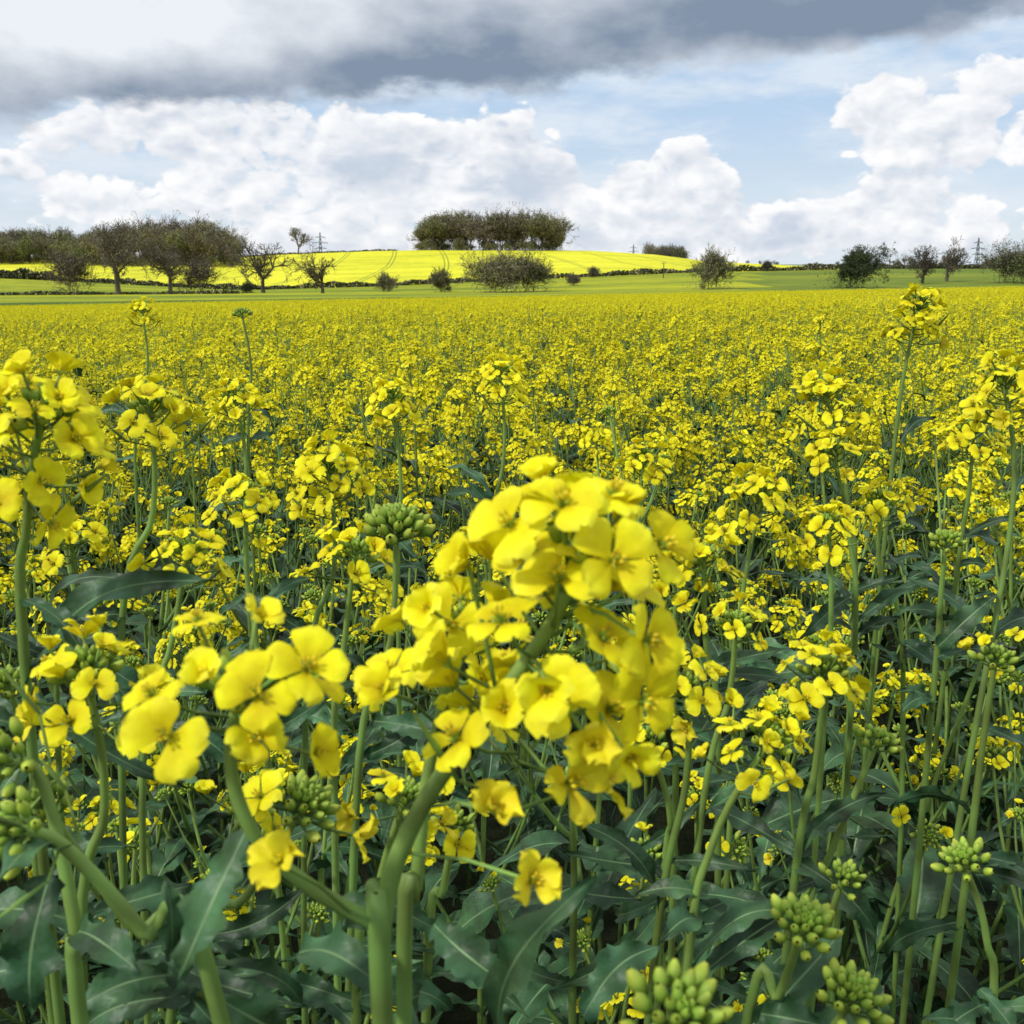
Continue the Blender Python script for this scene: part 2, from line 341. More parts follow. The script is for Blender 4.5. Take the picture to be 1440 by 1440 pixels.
# ------------------------------------------------------------ rapeseed crop
objs=[]
NVL,NV0,NV1,NV2=5,6,4,4
for i in range(NVL): objs.append(bpy.data.objects.new('crop_a%02d'%i,plant(np.random.default_rng(150+i),0,leafy=True).mesh('plant_leafy',PM)))
for i in range(NV0): objs.append(bpy.data.objects.new('crop_b%02d'%i,plant(np.random.default_rng(100+i),0).mesh('plant_near',PM)))
for i in range(NV1):
    rg=np.random.default_rng(200+i); a=Acc()
    for gx in range(6):
        for gy in range(6):
            plant(rg,1,a,np.array([(gx-2.5)*.2+rg.uniform(-.085,.085),(gy-2.5)*.2+rg.uniform(-.085,.085),rg.normal(0,.05)]))
    objs.append(bpy.data.objects.new('crop_c%02d'%i,a.mesh('crop_clump',PM)))
for i in range(NV2):
    rg=np.random.default_rng(300+i); a=Acc()
    for gx in range(9):
        for gy in range(9):
            plant(rg,2,a,np.array([(gx-4)*.235+rg.uniform(-.1,.1),(gy-4)*.235+rg.uniform(-.1,.1),rg.normal(0,.055)]),True)
    objs.append(bpy.data.objects.new('crop_d%02d'%i,a.mesh('crop_patch',PM)))
pts=[];rot=[];scl=[];idx=[]
rg=np.random.default_rng(11); s=.19
for y in np.arange(-1.0,2.0,s):
    X=max(y,0)*.5+1.9
    for x in np.arange(-X,X,s):
        xx=x+rg.uniform(-.08,.08); yy=y+rg.uniform(-.08,.08)
        if yy<.58 and abs(xx)<.80: continue
        if yy<.05 and abs(xx)<1.1: continue
        k=min(1.0+rg.normal(0,.05),1.04)
        if yy<1.2: k=.95+rg.normal(0,.04)
        if yy<.85 : k=min(k,.91)
        leafy=rg.random()<np.interp(yy,[.7,1.1,1.7],[.85,.6,.2])
        pts.append((xx,yy,ground_z(xx,yy))); rot.append((rg.normal(0,.09),rg.normal(0,.09),rg.uniform(0,6.28))); scl.append((k,k,k))
        idx.append(rg.integers(NVL) if leafy else NVL+rg.integers(NV0))
for y in np.arange(2.55,15.6,1.2):
    X=y*.5+2.2
    for x in np.arange(-X,X,1.2):
        xx=x+rg.uniform(-.05,.05)
        pts.append((xx,y,ground_z(xx,y))); rot.append((0,0,rg.integers(4)*pi/2)); k=1+rg.normal(0,.012); scl.append((1,1,k)); idx.append(NVL+NV0+rg.integers(NV1))
for y in np.arange(16.3,99,2.05):
    X=y*.5+4
    for x in np.arange(-X,X,2.05):
        xx=x+(rg.uniform(-.1,.1)); 
        pts.append((xx,y,ground_z(xx,y))); rot.append((0,0,rg.integers(4)*pi/2)); k=1+rg.normal(0,.015); scl.append((1.02,1.02,k)); idx.append(NVL+NV0+NV1+rg.integers(NV2))
instancer('rapeseed_crop',pts,rot,scl,idx,objs)
# ------------------------------------------------------------ foreground plants
hr=np.random.default_rng(42)
def hero(stems,heads=(),leaves=(),flowers=()):
    a=Acc()
    for st in stems:
        P=[W(*p[:3]) for p in st['p']]
        if st.get('root',True):
            b=P[0]; gz=ground_z(b[0],b[1]); dv=nrm(P[0]-P[1])
            P=[np.array([b[0]+hr.normal(0,.03),b[1]+.06,gz-.02]),b+np.array([dv[0]*.1,.03,-(b[2]-gz)*.45])]+P
        C=spline(P,7); rr=np.linspace(st['r'][0],st['r'][1],len(C)); tube(a,C,rr,10,STEM,(0,1))
        if 'head' in st:
            h=dict(st['head']); ax=C[-1]-C[-4]; ax=nrm(nrm(ax)+np.array(h.pop('tilt',(0,0,0))))
            raceme(a,hr,C[-1],ax,lod=0,**h)
    for (b,e,w,up) in leaves: hero_leaf(a,W(*b),W(*e),w,up)
    for (b,p,n,sz,k) in flowers:
        b=W(*b);p=W(*p); tube(a,[b,(b+p)/2+[0,0,.002],p],.0007,4,STEM); put_flower(a,p,nrm(n),sz,0,hr,k)
    link(bpy.data.objects.new('rapeseed_plant',a.mesh('rapeseed_plant',PM)))
def hero_leaf(a,b,e,w,up):
    b=np.asarray(b);e=np.asarray(e); L=np.linalg.norm(e-b); x=nrm(e-b); upv=nrm(np.array(up,float)); y=nrm(np.cross(upv,x)); z=np.cross(x,y)
    nt=20; ss=[-1,-.75,-.4,-.05,.05,.4,.75,1]; V=[];T=[]; ph=hr.uniform(0,6); kk=hr.uniform(12,19); sw=hr.uniform(-.12,.12); tb=hr.uniform(.2,.7)
    for i in range(nt+1):
        t=i/nt; hw=np.interp(t,[0,.06,.14,.25,.5,.78,1],[.4,.65,.45,.65,1,.58,.02])*w/2
        for s in ss:
            yy=hw*s*(1+.16*math.sin(kk*2.2*t+ph)*(abs(s)>.9))+sw*L*math.sin(pi*t); zz=L*.14*math.sin(pi*t)+.3*abs(s)*hw+.17*w*math.sin(kk*t+ph+(2 if s>0 else 0))*s*s
            V.append(b+x*L*t+y*yy+z*zz); T.append(tb+.3*math.sin(kk*t+ph)*abs(s))
    m=len(ss); Fq=[];M=[]
    for i in range(nt):
        for j in range(m-1): Fq.append((i*m+j,(i+1)*m+j,(i+1)*m+j+1,i*m+j+1)); M.append(RIB if j==3 and i<nt-1 else LEAF)
    a.add(V,Fq,M,T)
H=lambda nf,nb,sc=1.,**k: dict(nf=nf,nb=nb,sc=sc,**k)
hero([
 dict(p=[(538,1440,.33),(534,1340,.325),(548,1240,.32),(590,1140,.315),(650,1050,.31),(722,955,.305),(790,850,.30),(812,760,.295)],r=(.0038,.0018),head=H(32,14,1.12,npod=3,spacing=.0019,fr=.0122,tilt=(.15,0,.2))),
 dict(root=False,p=[(530,1300,.322),(440,1250,.315),(365,1185,.305),(328,1100,.30),(328,1020,.295),(345,960,.29)],r=(.0025,.0016),head=H(9,20,1.0,npod=0,spacing=.0012,fr=.0112)),
 dict(p=[(568,1440,.37),(585,1250,.365),(600,1100,.36),(628,970,.355),(655,880,.35)],r=(.0033,.0015),head=H(9,12,1.05,npod=3,spacing=.003,fr=.0118)),
 ],
 leaves=[((700,1470,.36),(838,1232,.33),.016,(-.6,-.6,.5)),((590,1400,.42),(600,1500,.36),.022,(0,-1,.3)),((345,1170,.31),(250,1380,.30),.014,(-.3,-.8,.4)),((545,1330,.33),(470,1260,.34),.012,(0,-.4,1)),((820,1430,.45),(930,1330,.47),.018,(0,-.7,.6)),((610,1300,.42),(720,1390,.40),.018,(0,-.7,.6)),((390,1450,.38),(300,1400,.36),.018,(0,-.7,.6))],
 flowers=[((600,1135,.315),(690,1140,.29),(.4,-.6,.7),.0110,'w'),((575,1200,.318),(745,1238,.29),(.5,-.6,.5),.0100,'w'),((500,1290,.32),(395,1215,.29),(-.2,-.5,.8),.0105,'w'),
  ((325,1030,.296),(238,1035,.27),(-.1,-.9,.5),.0118,'o'),((340,1000,.296),(362,978,.268),(.05,-.8,.7),.0115,'o'),((345,985,.292),(432,942,.275),(.3,-.6,.8),.0115,'o'),
  ((760,900,.303),(880,1060,.285),(.3,-.7,.1),.0112,'h'),((745,925,.303),(770,965,.275),(-.1,-.9,.1),.012,'h'),((740,930,.303),(830,1045,.28),(.1,-.7,.2),.011,'w'),
  ((605,1010,.36),(548,975,.33),(-.5,-.5,.6),.011,'h'),((790,860,.303),(900,985,.283),(.5,-.7,.1),.012,'o'),((640,900,.352),(610,860,.33),(-.4,-.7,.5),.012,'h'),
  ((800,840,.30),(860,790,.272),(.3,-.8,.5),.0122,'o'),((800,830,.30),(790,712,.275),(-.05,-.5,.9),.0125,'o'),((800,850,.30),(905,900,.277),(.7,-.7,.2),.0122,'o'),((795,840,.30),(720,740,.278),(-.5,-.6,.7),.0122,'o'),
  ((805,850,.30),(925,770,.285),(.7,-.5,.5),.0122,'o'),((805,820,.30),(860,700,.285),(.3,-.3,1.),.0122,'o'),((700,985,.307),(660,800,.30),(-.6,-.5,.6),.0118,'h')])
LIST=[
 ((120,935,.42),(150,1130,.44),(118,1440,.46),16,30,1.08),
 ((430,1130,.43),(330,1260,.45),(240,1440,.47),3,34,1.15),
 ((62,575,.42),(25,730,.44),(45,1050,.47),24,26,1.2),
 ((212,570,.66),(196,720,.68),(170,960,.7),14,20,1.1),
 ((462,650,.80),(470,800,.82),(430,1000,.84),20,24,1.15),
 ((265,775,.66),(230,900,.68),(200,1150,.7),12,20,1.05),
 ((500,775,.66),(480,900,.68),(470,1100,.7),12,20,1.12),
 ((558,735,.60),(540,900,.62),(500,1150,.64),0,44,1.5),
 ((1293,425,1.05),(1275,560,1.07),(1240,800,1.1),24,20,1.15),
 ((1160,545,.9),(1180,700,.92),(1200,900,.95),22,20,1.15),
 ((1072,690,.80),(1060,850,.82),(1030,1100,.85),20,20,1.15),
 ((1172,630,.86),(1190,760,.88),(1200,950,.9),12,16,1.05),
 ((1412,530,.76),(1405,720,.78),(1350,1150,.8),20,20,1.1),
 ((1160,940,.56),(1130,1080,.58),(1110,1300,.6),13,28,.98),
 ((965,965,.55),(960,1100,.57),(915,1400,.6),15,20,.95),
 ((1085,1035,.52),(1010,1190,.54),(960,1430,.56),18,20,.98),
 ((1035,875,.66),(1010,980,.68),(980,1200,.7),9,24,.95),
 ((1130,1300,.42),(1080,1400,.44),(1040,1500,.46),0,38,1.1),
 ((1200,1400,.40),(1160,1500,.42),(1150,1600,.45),0,36,1.1),
 ((955,1425,.27),(930,1520,.29),(920,1650,.33),0,30,1.1),
 ((1355,1210,.55),(1370,1320,.57),(1390,1500,.6),0,30,1.1),
 ((1235,1040,.58),(1170,1200,.6),(1100,1400,.63),0,26,1.0),
 ((62,1130,.40),(200,1300,.42),(300,1450,.44),0,24,1.0),
 ((570,1120,.46),(520,1250,.48),(500,1450,.5),8,26,.9),
 ((800,1100,.62),(800,1200,.64),(805,1400,.66),0,26,.9),
 ((960,800,.72),(965,900,.74),(950,1100,.78),14,18,1.0),
 ((10,960,.5),(40,1080,.52),(60,1300,.55),0,26,1.0),
 ((345,690,.76),(360,820,.78),(370,1000,.8),14,24,1.05),
 ((705,520,1.15),(700,640,1.17),(690,800,1.2),22,20,1.1),
 ((550,555,1.1),(545,680,1.12),(560,850,1.15),22,20,1.1),
 ((330,555,1.05),(340,650,1.07),(350,850,1.1),20,20,1.1),
 ((200,435,1.6),(195,520,1.62),(190,650,1.65),16,20,1.0),
 ((340,440,1.5),(345,520,1.52),(350,650,1.55),0,26,1.1),
 ((1185,1235,.5),(1150,1330,.52),(1130,1500,.55),0,20,.9),
 ((1400,925,.6),(1380,1050,.62),(1350,1300,.65),3,26,1.0),
 ((1165,735,.8),(1165,850,.82),(1160,1000,.85),14,20,1.0),
 ((990,780,.7),(1000,900,.72),(1010,1100,.75),12,20,1.0),
 ((1330,760,.75),(1325,850,.77),(1310,1000,.8),0,30,1.05),
 ((640,1160,.5),(620,1250,.52),(600,1400,.54),5,20,.85),
 ((350,1130,.5),(300,1250,.52),(270,1400,.54),5,20,.85),
 ((910,1040,.6),(930,1150,.62),(930,1300,.65),8,22,.95),
 ((1370,600,1.0),(1360,700,1.02),(1340,850,1.05),16,20,1.1),
 ((1240,700,.95),(1250,800,.97),(1270,950,1.0),14,20,1.0),
 ((905,640,1.05),(900,750,1.07),(890,900,1.1),18,20,1.1),
 ((100,760,.8),(90,850,.82),(80,1000,.85),12,20,1.0),
]
for i,(t,m,b,nf,nb,sc) in enumerate(LIST):
    lv=[]
    for k in range(5):
        q=hr.uniform(.25,1.); px=m[0]+(b[0]-m[0])*q; py=m[1]+(b[1]-m[1])*q; dd=m[2]+(b[2]-m[2])*q
        sd=hr.choice([-1,1]); L=hr.uniform(.035,.085)*F/dd
        lv.append(((px,py,dd),(px+sd*L*hr.uniform(.4,1.),py+L*hr.uniform(-.6,.6),dd+hr.uniform(-.03,.06)),hr.uniform(.008,.018),(hr.normal(0,.5),-.6,.7)))
    m2=(m[0]+hr.uniform(-20,20),m[1],m[2])
    hero([dict(p=[b,m2,t],r=(.0032,.0015),head=H(nf,nb,sc,npod=(2 if nf>8 else 0)))],leaves=lv)
hero([dict(p=[(320,1470,.36),(200,1310,.35),(90,1190,.34),(20,1165,.33)],r=(.0036,.0018),head=H(0,24,1.0))],
 leaves=[((70,1230,.34),(45,1430,.34),.018,(0,-.9,.3)),((240,1340,.35),(235,1240,.34),.012,(.8,-.5,.2)),((90,1195,.34),(0,1240,.31),.012,(0,-.5,.8))])
hero([dict(p=[(120,1500,.40),(110,1330,.395),(60,1100,.39),(5,1070,.38)],r=(.0038,.0018),head=H(0,26,1.1))],
 leaves=[((110,1310,.39),(200,1370,.36),.016,(0,-.5,.8)),((420,1340,.36),(540,1390,.33),.016,(0,-.6,.8))])
# ------------------------------------------------------------ trees
def tree_mats():
    def mk(n,c0,c1,tr=0): return plant_mat(n,[(0,c0),(1,c1)],.85,tr,.25,.6,.3,.1)
    return [mk('bark',(.075,.065,.052),(.12,.105,.08)),mk('twig_foliage',(.21,.18,.125),(.31,.265,.185)),mk('spring_foliage',(.18,.225,.07),(.28,.325,.10)),mk('dark_foliage',(.04,.062,.026),(.08,.105,.04))]
TM=tree_mats()
def tree(rng,Hh,trunk=.22,levels=5,spread=.75,leafn=3,leafs=.35,fol=(1,),kids=(5,5,4,4,3),multi=1,twig=.035,rtrunk=.035,flat=1.,along=0,under=0,asym=.35):
    segs=[];tips=[]
    def br(p,d,L,r,lv):
        n=3 if lv<3 else 2; q=p
        for i in range(n):
            d=nrm(d+rng.normal(0,.16 if lv else .05,3)+np.array([0,0,.06]))
            e=q+d*L/n; r1=max(r*(1-.35*(i+1)/n),twig*.5); segs.append((q,e,max(r*(1-.35*i/n),twig*.5),r1,lv)); q=e
            if lv<levels and lv>0 and i<n-1:
                if rng.random()<.7: child(q,d,L*.75,r*.5,lv)
            if lv==0 and i>0 and i<n-1 or (lv==0 and i==0 and trunk<.2): child(q,d,L*1.1,r*.5,lv)
        if lv>=levels: tips.append(q); return
        for _ in range(kids[min(lv,len(kids)-1)]): child(q,d,L,r,lv)
    def child(q,d,L,r,lv):
        a=rng.uniform(.3,1.05)*spread; az=rng.uniform(0,2*pi); Fm=frame(d)
        dd=Fm@np.array([math.sin(a)*math.cos(az),math.sin(a)*math.sin(az),math.cos(a)]); dd[2]*=flat
        br(q,nrm(dd),L*rng.uniform(.5,.88)*(1.15 if lv==0 else 1)*(1+asym*rng.uniform(-1,1)*(lv==0)),r*rng.uniform(.5,.68),lv+1)
    for k in range(multi):
        o=np.array([rng.normal(0,.07*Hh),rng.normal(0,.05*Hh),0]) if multi>1 else np.zeros(3)
        br(o,nrm([rng.normal(0,.06 if multi==1 else .35),rng.normal(0,.06 if multi==1 else .35),1]),Hh*trunk,Hh*rtrunk/(multi**.5),0)
    a=Acc(); P0=np.array([s[0] for s in segs]);P1=np.array([s[1] for s in segs]);r0=np.array([s[2] for s in segs]);r1=np.array([s[3] for s in segs]); lv_=np.array([s[4] for s in segs])
    sc=Hh/np.percentile(P1[:,2],99.5)
    P0*=sc;P1*=sc
    d=P1-P0; d/=np.linalg.norm(d,axis=1)[:,None]; h=np.where(np.abs(d[:,2:3])>.9,[[1.,0,0]],[[0,0,1.]]); x=np.cross(h,d); x/=np.linalg.norm(x,axis=1)[:,None]; y=np.cross(d,x)
    n=len(P0); Vv=np.zeros((n,8,3))
    for k in range(4):
        c,s_=math.cos(k*pi/2),math.sin(k*pi/2)
        Vv[:,k]=P0+(x*c+y*s_)*r0[:,None]; Vv[:,4+k]=P1+(x*c+y*s_)*r1[:,None]
    b=np.arange(n)*8; Fq=np.concatenate([np.stack([b+k,b+(k+1)%4,b+4+(k+1)%4,b+4+k],1) for k in range(4)])
    a.add(Vv.reshape(-1,3),Fq,0,np.repeat(rng.random(n),8))
    tp=np.array(tips)*sc; qs=[]
    if leafn>0: 
        wt=(.5+.5*np.sin(tp[:,0]*1.1*9/Hh+rng.uniform(0,6))*np.sin(tp[:,1]*9/Hh+1)*np.sin(tp[:,2]*11/Hh+rng.uniform(0,6)))
        kp=tp[rng.random(len(tp))<.35+.65*wt]
        q=np.repeat(kp,leafn,axis=0); qs.append(q+rng.normal(0,.022*Hh,q.shape))
    if along:
        s_=np.where(lv_>=1)[0]; k=rng.choice(s_,along); u=rng.random((along,1)); qs.append(P0[k]*(1-u)+P1[k]*u+rng.normal(0,.03*Hh,(along,3)))
    if under:
        ext=.30*Hh; qs.append(np.stack([rng.normal(0,ext,under),rng.normal(0,ext,under),Hh*.42*rng.random(under)**1.3],1))
    if qs:
        q=np.vstack(qs); m=len(q)
        u=rng.normal(0,1,(m,3)); u/=np.linalg.norm(u,axis=1)[:,None]; v=np.cross(u,rng.normal(0,1,(m,3))); v/=np.linalg.norm(v,axis=1)[:,None]
        sz=leafs*rng.uniform(.4,1.2,m)[:,None]; u=u*sz; v=v*sz*.5
        q[:,2]=np.maximum(q[:,2],.15)
        Vv=np.stack([q-u,q-v*.8,q+u,q+v],1).reshape(-1,3); b=np.arange(m)*4
        mm=np.array(fol)[rng.integers(len(fol),size=m)]
        a.add(Vv,np.stack([b,b+1,b+2,b+3],1),mm,np.repeat(rng.random(m),4))
    return a
def place_tree(name,acc,px,D,rz=0):
    x=bx(px)*D; o=link(bpy.data.objects.new(name,acc.mesh(name,TM,False))); o.location=(x,D,ground_z(x,D)-.1); o.rotation_euler=(0,0,rz); return o
tr=np.random.default_rng(5)
for px,D,hh,kw in [(165,198,12,dict(leafn=2,leafs=.13)),(238,205,9.6,{}),(369,215,9.8,{}),(453,200,7.6,dict(spread=1.05)),(1298,215,7.0,dict(spread=1.1)),(1332,225,8.2,dict(spread=.9))]:
    k=dict(levels=5,kids=(4,4,3,3,3),leafn=1,leafs=.09,fol=(1,),spread=.95,twig=.055,trunk=.18,rtrunk=.045); k.update(kw); place_tree('bare_oak_tree',tree(tr,hh,**k),px,D)
place_tree('bare_tree',tree(tr,15,leafn=1,leafs=.2,twig=.09,levels=5,kids=(4,4,3,3,3)),421,640)
for px,D,hh,fol,n,sp,nm in [(100,200,7.5,(1,),1,.8,'bare_willow_bush'),(275,210,7.0,(1,),1,.9,'bare_willow_bush'),(716,198,7.2,(2,1,1),2,1.0,'willow_thicket'),(690,200,6.6,(2,1),2,.9,'willow_thicket'),(745,200,6.8,(2,1),2,.9,'willow_thicket'),(1000,200,6.8,(1,2),3,.75,'willow_bush'),(1192,196,7.0,(3,),6,.95,'evergreen_bush'),(1418,215,7.5,(1,2,3),2,.9,'hawthorn_tree'),(1440,210,6,(2,3),3,.9,'hawthorn_tree'),(540,215,3.6,(1,2),2,.8,'bare_willow_bush'),(620,205,4.2,(1,2),2,.8,'bare_willow_bush'),(806,240,2.6,(1,),2,.8,'hawthorn_bush'),(345,212,2.2,(3,),4,1.,'hawthorn_bush'),(1078,330,3.,(3,1),3,.8,'hawthorn_bush'),(835,325,3.,(3,1),3,.8,'hawthorn_bush')]:
    place_tree(nm,tree(tr,hh,trunk=.18,levels=4,multi=8,kids=(3,4,3,3),spread=sp,leafn=n,leafs=.17*hh/7,fol=fol,twig=.035,rtrunk=.016,along=int(500*n),under=int(200*n)),px,D)
wv=[]
for i,(fol,n,tk) in enumerate([((1,),2,.2),((1,),2,.13),((1,1,2),3,.18),((2,2,1),4,.14),((1,1,2),3,.12),((3,2),5,.12)]):
    wv.append(bpy.data.objects.new('wood_v%d'%i,tree(tr,18,levels=4,kids=(4,5,4,3),trunk=tk,leafn=n,leafs=.40,fol=fol,twig=.10,spread=.8,rtrunk=.018,along=500,under=60).mesh('wood_tree',TM,False)))
wv.append(bpy.data.objects.new('wood_v6',tree(tr,18,levels=3,kids=(4,4,3),multi=7,trunk=.2,leafn=5,leafs=.7,fol=(1,1,3,2),twig=.12,spread=1.,rtrunk=.012,along=900,under=500).mesh('wood_scrub',TM,False)))
def wood(name,items):
    P=[];Rr=[];S=[];I=[]
    for x,D,h,ix in items:
        P.append((x,D,ground_z(x,D)-.3)); Rr.append((0,0,tr.uniform(0,6.28))); k=h/18; S.append((k*tr.uniform(.8,1.1),k*tr.uniform(.8,1.1),k)); I.append(ix)
    instancer(name,P,Rr,S,I,wv if name=='hilltop_woodland' else [o.copy() for o in wv])
it=[]
for _ in range(80):
    px=tr.uniform(592,792); D=tr.uniform(650,700); e=min((px-580)/40,(805-px)/35,1); h=tr.uniform(14.5,24)*(.62+.38*max(e,0))
    it.append((bx(px)*D,D,h,tr.choice([0,1,2,0,4,1,3,3])if px>640 or tr.random()<.3 else tr.choice([3,2,3])))
for _ in range(40):
    px=tr.uniform(586,798); D=tr.uniform(645,690); it.append((bx(px)*D,D,tr.uniform(3,7),6))
wood('hilltop_woodland',it)
it=[]
for _ in range(240):
    px=tr.uniform(-160,334); D=tr.uniform(520,640)
    h=np.interp(px,[-160,0,120,165,200,300,338],[15,15,15.5,18.5,20,20,15])*tr.uniform(.72,1.10)*(D/600)
    it.append((bx(px)*D,D,h,tr.choice([0,1,2,5,3,4]) if px<170 else tr.choice([0,1,1,4,2,3])))
for _ in range(110):
    px=tr.uniform(-160,337); D=tr.uniform(520,600); it.append((bx(px)*D,D,tr.uniform(3,7),6))
wood('ridge_woodland',it)
it=[]
for _ in range(24):
    px=tr.uniform(908,968); D=tr.uniform(800,860); it.append((bx(px)*D,D,tr.uniform(7,12)+2,tr.choice([0,2,3,1,6])))
for _ in range(22):
    px=tr.uniform(1235,1480); D=tr.uniform(500,900); it.append((bx(px)*D,D,tr.uniform(3,7),tr.choice([0,2,5,1,6])))
for _ in range(60):
    px=tr.uniform(-100,1600); D=tr.uniform(2400,3000); it.append((bx(px)*D,D,tr.uniform(9,16),tr.choice([0,2,5,6])))
wood('distant_tree_line',it)
def hedge(name,path,h,w,dens,size=.3,mats=(3,1,3)):
    a=Acc(); Q=[]
    for (x0,D0),(x1,D1) in zip(path[:-1],path[1:]):
        L=math.hypot(x1-x0,D1-D0); n=int(L*dens)
        for _ in range(n):
            t=tr.random(); x=x0+(x1-x0)*t; D=D0+(D1-D0)*t
            hh=h*(.8+.25*math.sin(x*.21)+.15*math.sin(x*.83+1))
            Q.append((x+tr.normal(0,w*.3),D+tr.normal(0,w*.3),ground_z(x,D)+hh*tr.random()))
    q=np.array(Q); m=len(q); u=tr.normal(0,1,(m,3)); u/=np.linalg.norm(u,axis=1)[:,None]; v=np.cross(u,tr.normal(0,1,(m,3))); v/=np.linalg.norm(v,axis=1)[:,None]
    u=u*size*1.2;v=v*size
    a.add(np.stack([q-u,q-v,q+u,q+v],1).reshape(-1,3),np.arange(m*4).reshape(-1,4),np.array(mats)[tr.integers(len(mats),size=m)],np.repeat(tr.random(m),4))
    link(bpy.data.objects.new(name,a.mesh(name,TM,False)))
X=lambda px,D:(bx(px)*D,D)
hedge('hedgerow',[X(-150,332),X(100,332),X(335,325),X(560,332),X(980,332),X(1250,334),X(1600,335)],1.5,1.6,45)
hedge('hedgerow',[X(-100,196),X(335,200)],.55,1.,40,.2)
hedge('hedgerow',[X(-150,330),X(75,330)],2.6,2,60,.35)
hedge('hedgerow',[X(330,690),X(560,700)],1.0,2,14,.4)
hedge('hedgerow',[X(1130,480),X(1600,500)],1.6,2,30,.4)
def gm_mat(n,c):
    m,nt=new_mat(n); p=N(nt,'ShaderNodeBsdfPrincipled'); no=N(nt,'ShaderNodeTexNoise'); no.inputs['Scale'].default_value=2
    cc=ramp(nt,no.outputs[0],[(.3,tuple(x*.8 for x in c)),(.7,c)]); nt.links.new(cc,p.inputs['Base Color']); p.inputs['Roughness'].default_value=.7
    o=N(nt,'ShaderNodeOutputMaterial'); nt.links.new(p.outputs[0],o.inputs[0]); return m
M_STEEL=gm_mat('galvanised_steel',(.17,.20,.23)); M_WOOD=gm_mat('pole_wood',(.08,.06,.045))
def pylon(px,D,hh,th):
    a=Acc(); hw=lambda t: hh*np.interp(t,[0,.55,1],[.09,.03,.006])
    c=lambda k,t: np.array([(1 if k in(0,3) else -1)*hw(t),(1 if k<2 else -1)*hw(t),hh*t])
    lv=[0,.16,.3,.43,.55,.66,.77,.88,1]
    for k in range(4):
        tube(a,[c(k,t) for t in lv],th,4,0)
        for t0,t1 in zip(lv[:-1],lv[1:]): tube(a,[c(k,t0),c((k+1)%4,t1)],th*.6,3,0); tube(a,[c((k+1)%4,t0),c(k,t1)],th*.6,3,0)
    for t,w in((.6,.16),(.74,.2),(.88,.13)):
        for s_ in(-1,1):
            tube(a,[(0,0,hh*(t+.035)),(s_*w*hh,0,hh*t)],th*.8,3,0); tube(a,[(0,0,hh*t),(s_*w*hh,0,hh*t)],th*.8,3,0); tube(a,[(s_*w*hh,0,hh*t),(s_*w*hh,0,hh*(t-.035))],th*.6,3,0)
    x=bx(px)*D; o=link(bpy.data.objects.new('electricity_pylon',a.mesh('electricity_pylon',[M_STEEL],False))); o.location=(x,D,ground_z(x,D)-1); o.rotation_euler=(0,0,.3)
pylon(1372,1500,54,.42); pylon(890,1500,37,.22); pylon(452,1500,52,.35)
def pole(px,D,hh):
    a=Acc(); tube(a,[(0,0,0),(0,0,hh)],[.14,.09],6,0); tube(a,[(-.6,0,hh-.5),(.6,0,hh-.5)],.05,4,0)
    for s_ in(-.5,0,.5): tube(a,[(s_,0,hh-.45),(s_,0,hh-.2)],.04,4,0)
    x=bx(px)*D; o=link(bpy.data.objects.new('telegraph_pole',a.mesh('telegraph_pole',[M_WOOD],False))); o.location=(x,D,ground_z(x,D)-.1)
pole(933,280,4.2); pole(1250,300,4.5)
# ------------------------------------------------------------ world
w=bpy.data.worlds.new('World'); scene.world=w; w.use_nodes=True; nt=w.node_tree; nt.nodes.clear(); L=nt.links.new
try: w.cycles.sampling_method='NONE'
except Exception as e: print(e)
def M(op,a,b=None,c=None,clamp=False):
    n=N(nt,'ShaderNodeMath',operation=op); n.use_clamp=clamp
    for i,v in enumerate((a,b,c)):
        if v is None: continue
        if isinstance(v,(int,float)): n.inputs[i].default_value=v
        else: L(v,n.inputs[i])
    return n.outputs[0]
def SS(x,a,b,o0=0,o1=1):
    n=N(nt,'ShaderNodeMapRange',interpolation_type='SMOOTHSTEP'); L(x,n.inputs[0]); n.inputs[1].default_value=a;n.inputs[2].default_value=b;n.inputs[3].default_value=o0;n.inputs[4].default_value=o1; return n.outputs[0]
def CX(x,y,z=0):
    n=N(nt,'ShaderNodeCombineXYZ')
    for i,v in enumerate((x,y,z)):
        if isinstance(v,(int,float)): n.inputs[i].default_value=v
        else: L(v,n.inputs[i])
    return n.outputs[0]
def NZ(vec,scale,detail=8,rough=.55,dist=0):
    n=N(nt,'ShaderNodeTexNoise'); n.inputs['Scale'].default_value=scale;n.inputs['Detail'].default_value=detail;n.inputs['Roughness'].default_value=rough;n.inputs['Distortion'].default_value=dist; L(vec,n.inputs['Vector']); return n.outputs[0]
def MIX(f,a,b):
    n=N(nt,'ShaderNodeMix',data_type='RGBA')
    for i,v in ((0,f),(6,a),(7,b)):
        if isinstance(v,tuple): n.inputs[i].default_value=(*v,1)
        elif isinstance(v,(int,float)): n.inputs[i].default_value=v
        else: L(v,n.inputs[i])
    return n.outputs[2]
tc=N(nt,'ShaderNodeTexCoord'); sx=N(nt,'ShaderNodeSeparateXYZ'); L(tc.outputs['Generated'],sx.inputs[0])
az=M('ARCTAN2',sx.outputs[0],sx.outputs[1]); ev=M('ARCSINE',sx.outputs[2])
X_=M('MULTIPLY_ADD',az,17.14,7.2); Y_=M('MULTIPLY',ev,17.14)
PXY=CX(X_,Y_,0)
def ellq(cx,cy,rx,ry):
    v=N(nt,'ShaderNodeVectorMath',operation='MULTIPLY_ADD'); L(PXY,v.inputs[0]); v.inputs[1].default_value=(1/rx,1/ry,0); v.inputs[2].default_value=(-cx/rx,-cy/ry,0)
    l=N(nt,'ShaderNodeVectorMath',operation='LENGTH'); L(v.outputs[0],l.inputs[0]); return l.outputs['Value']
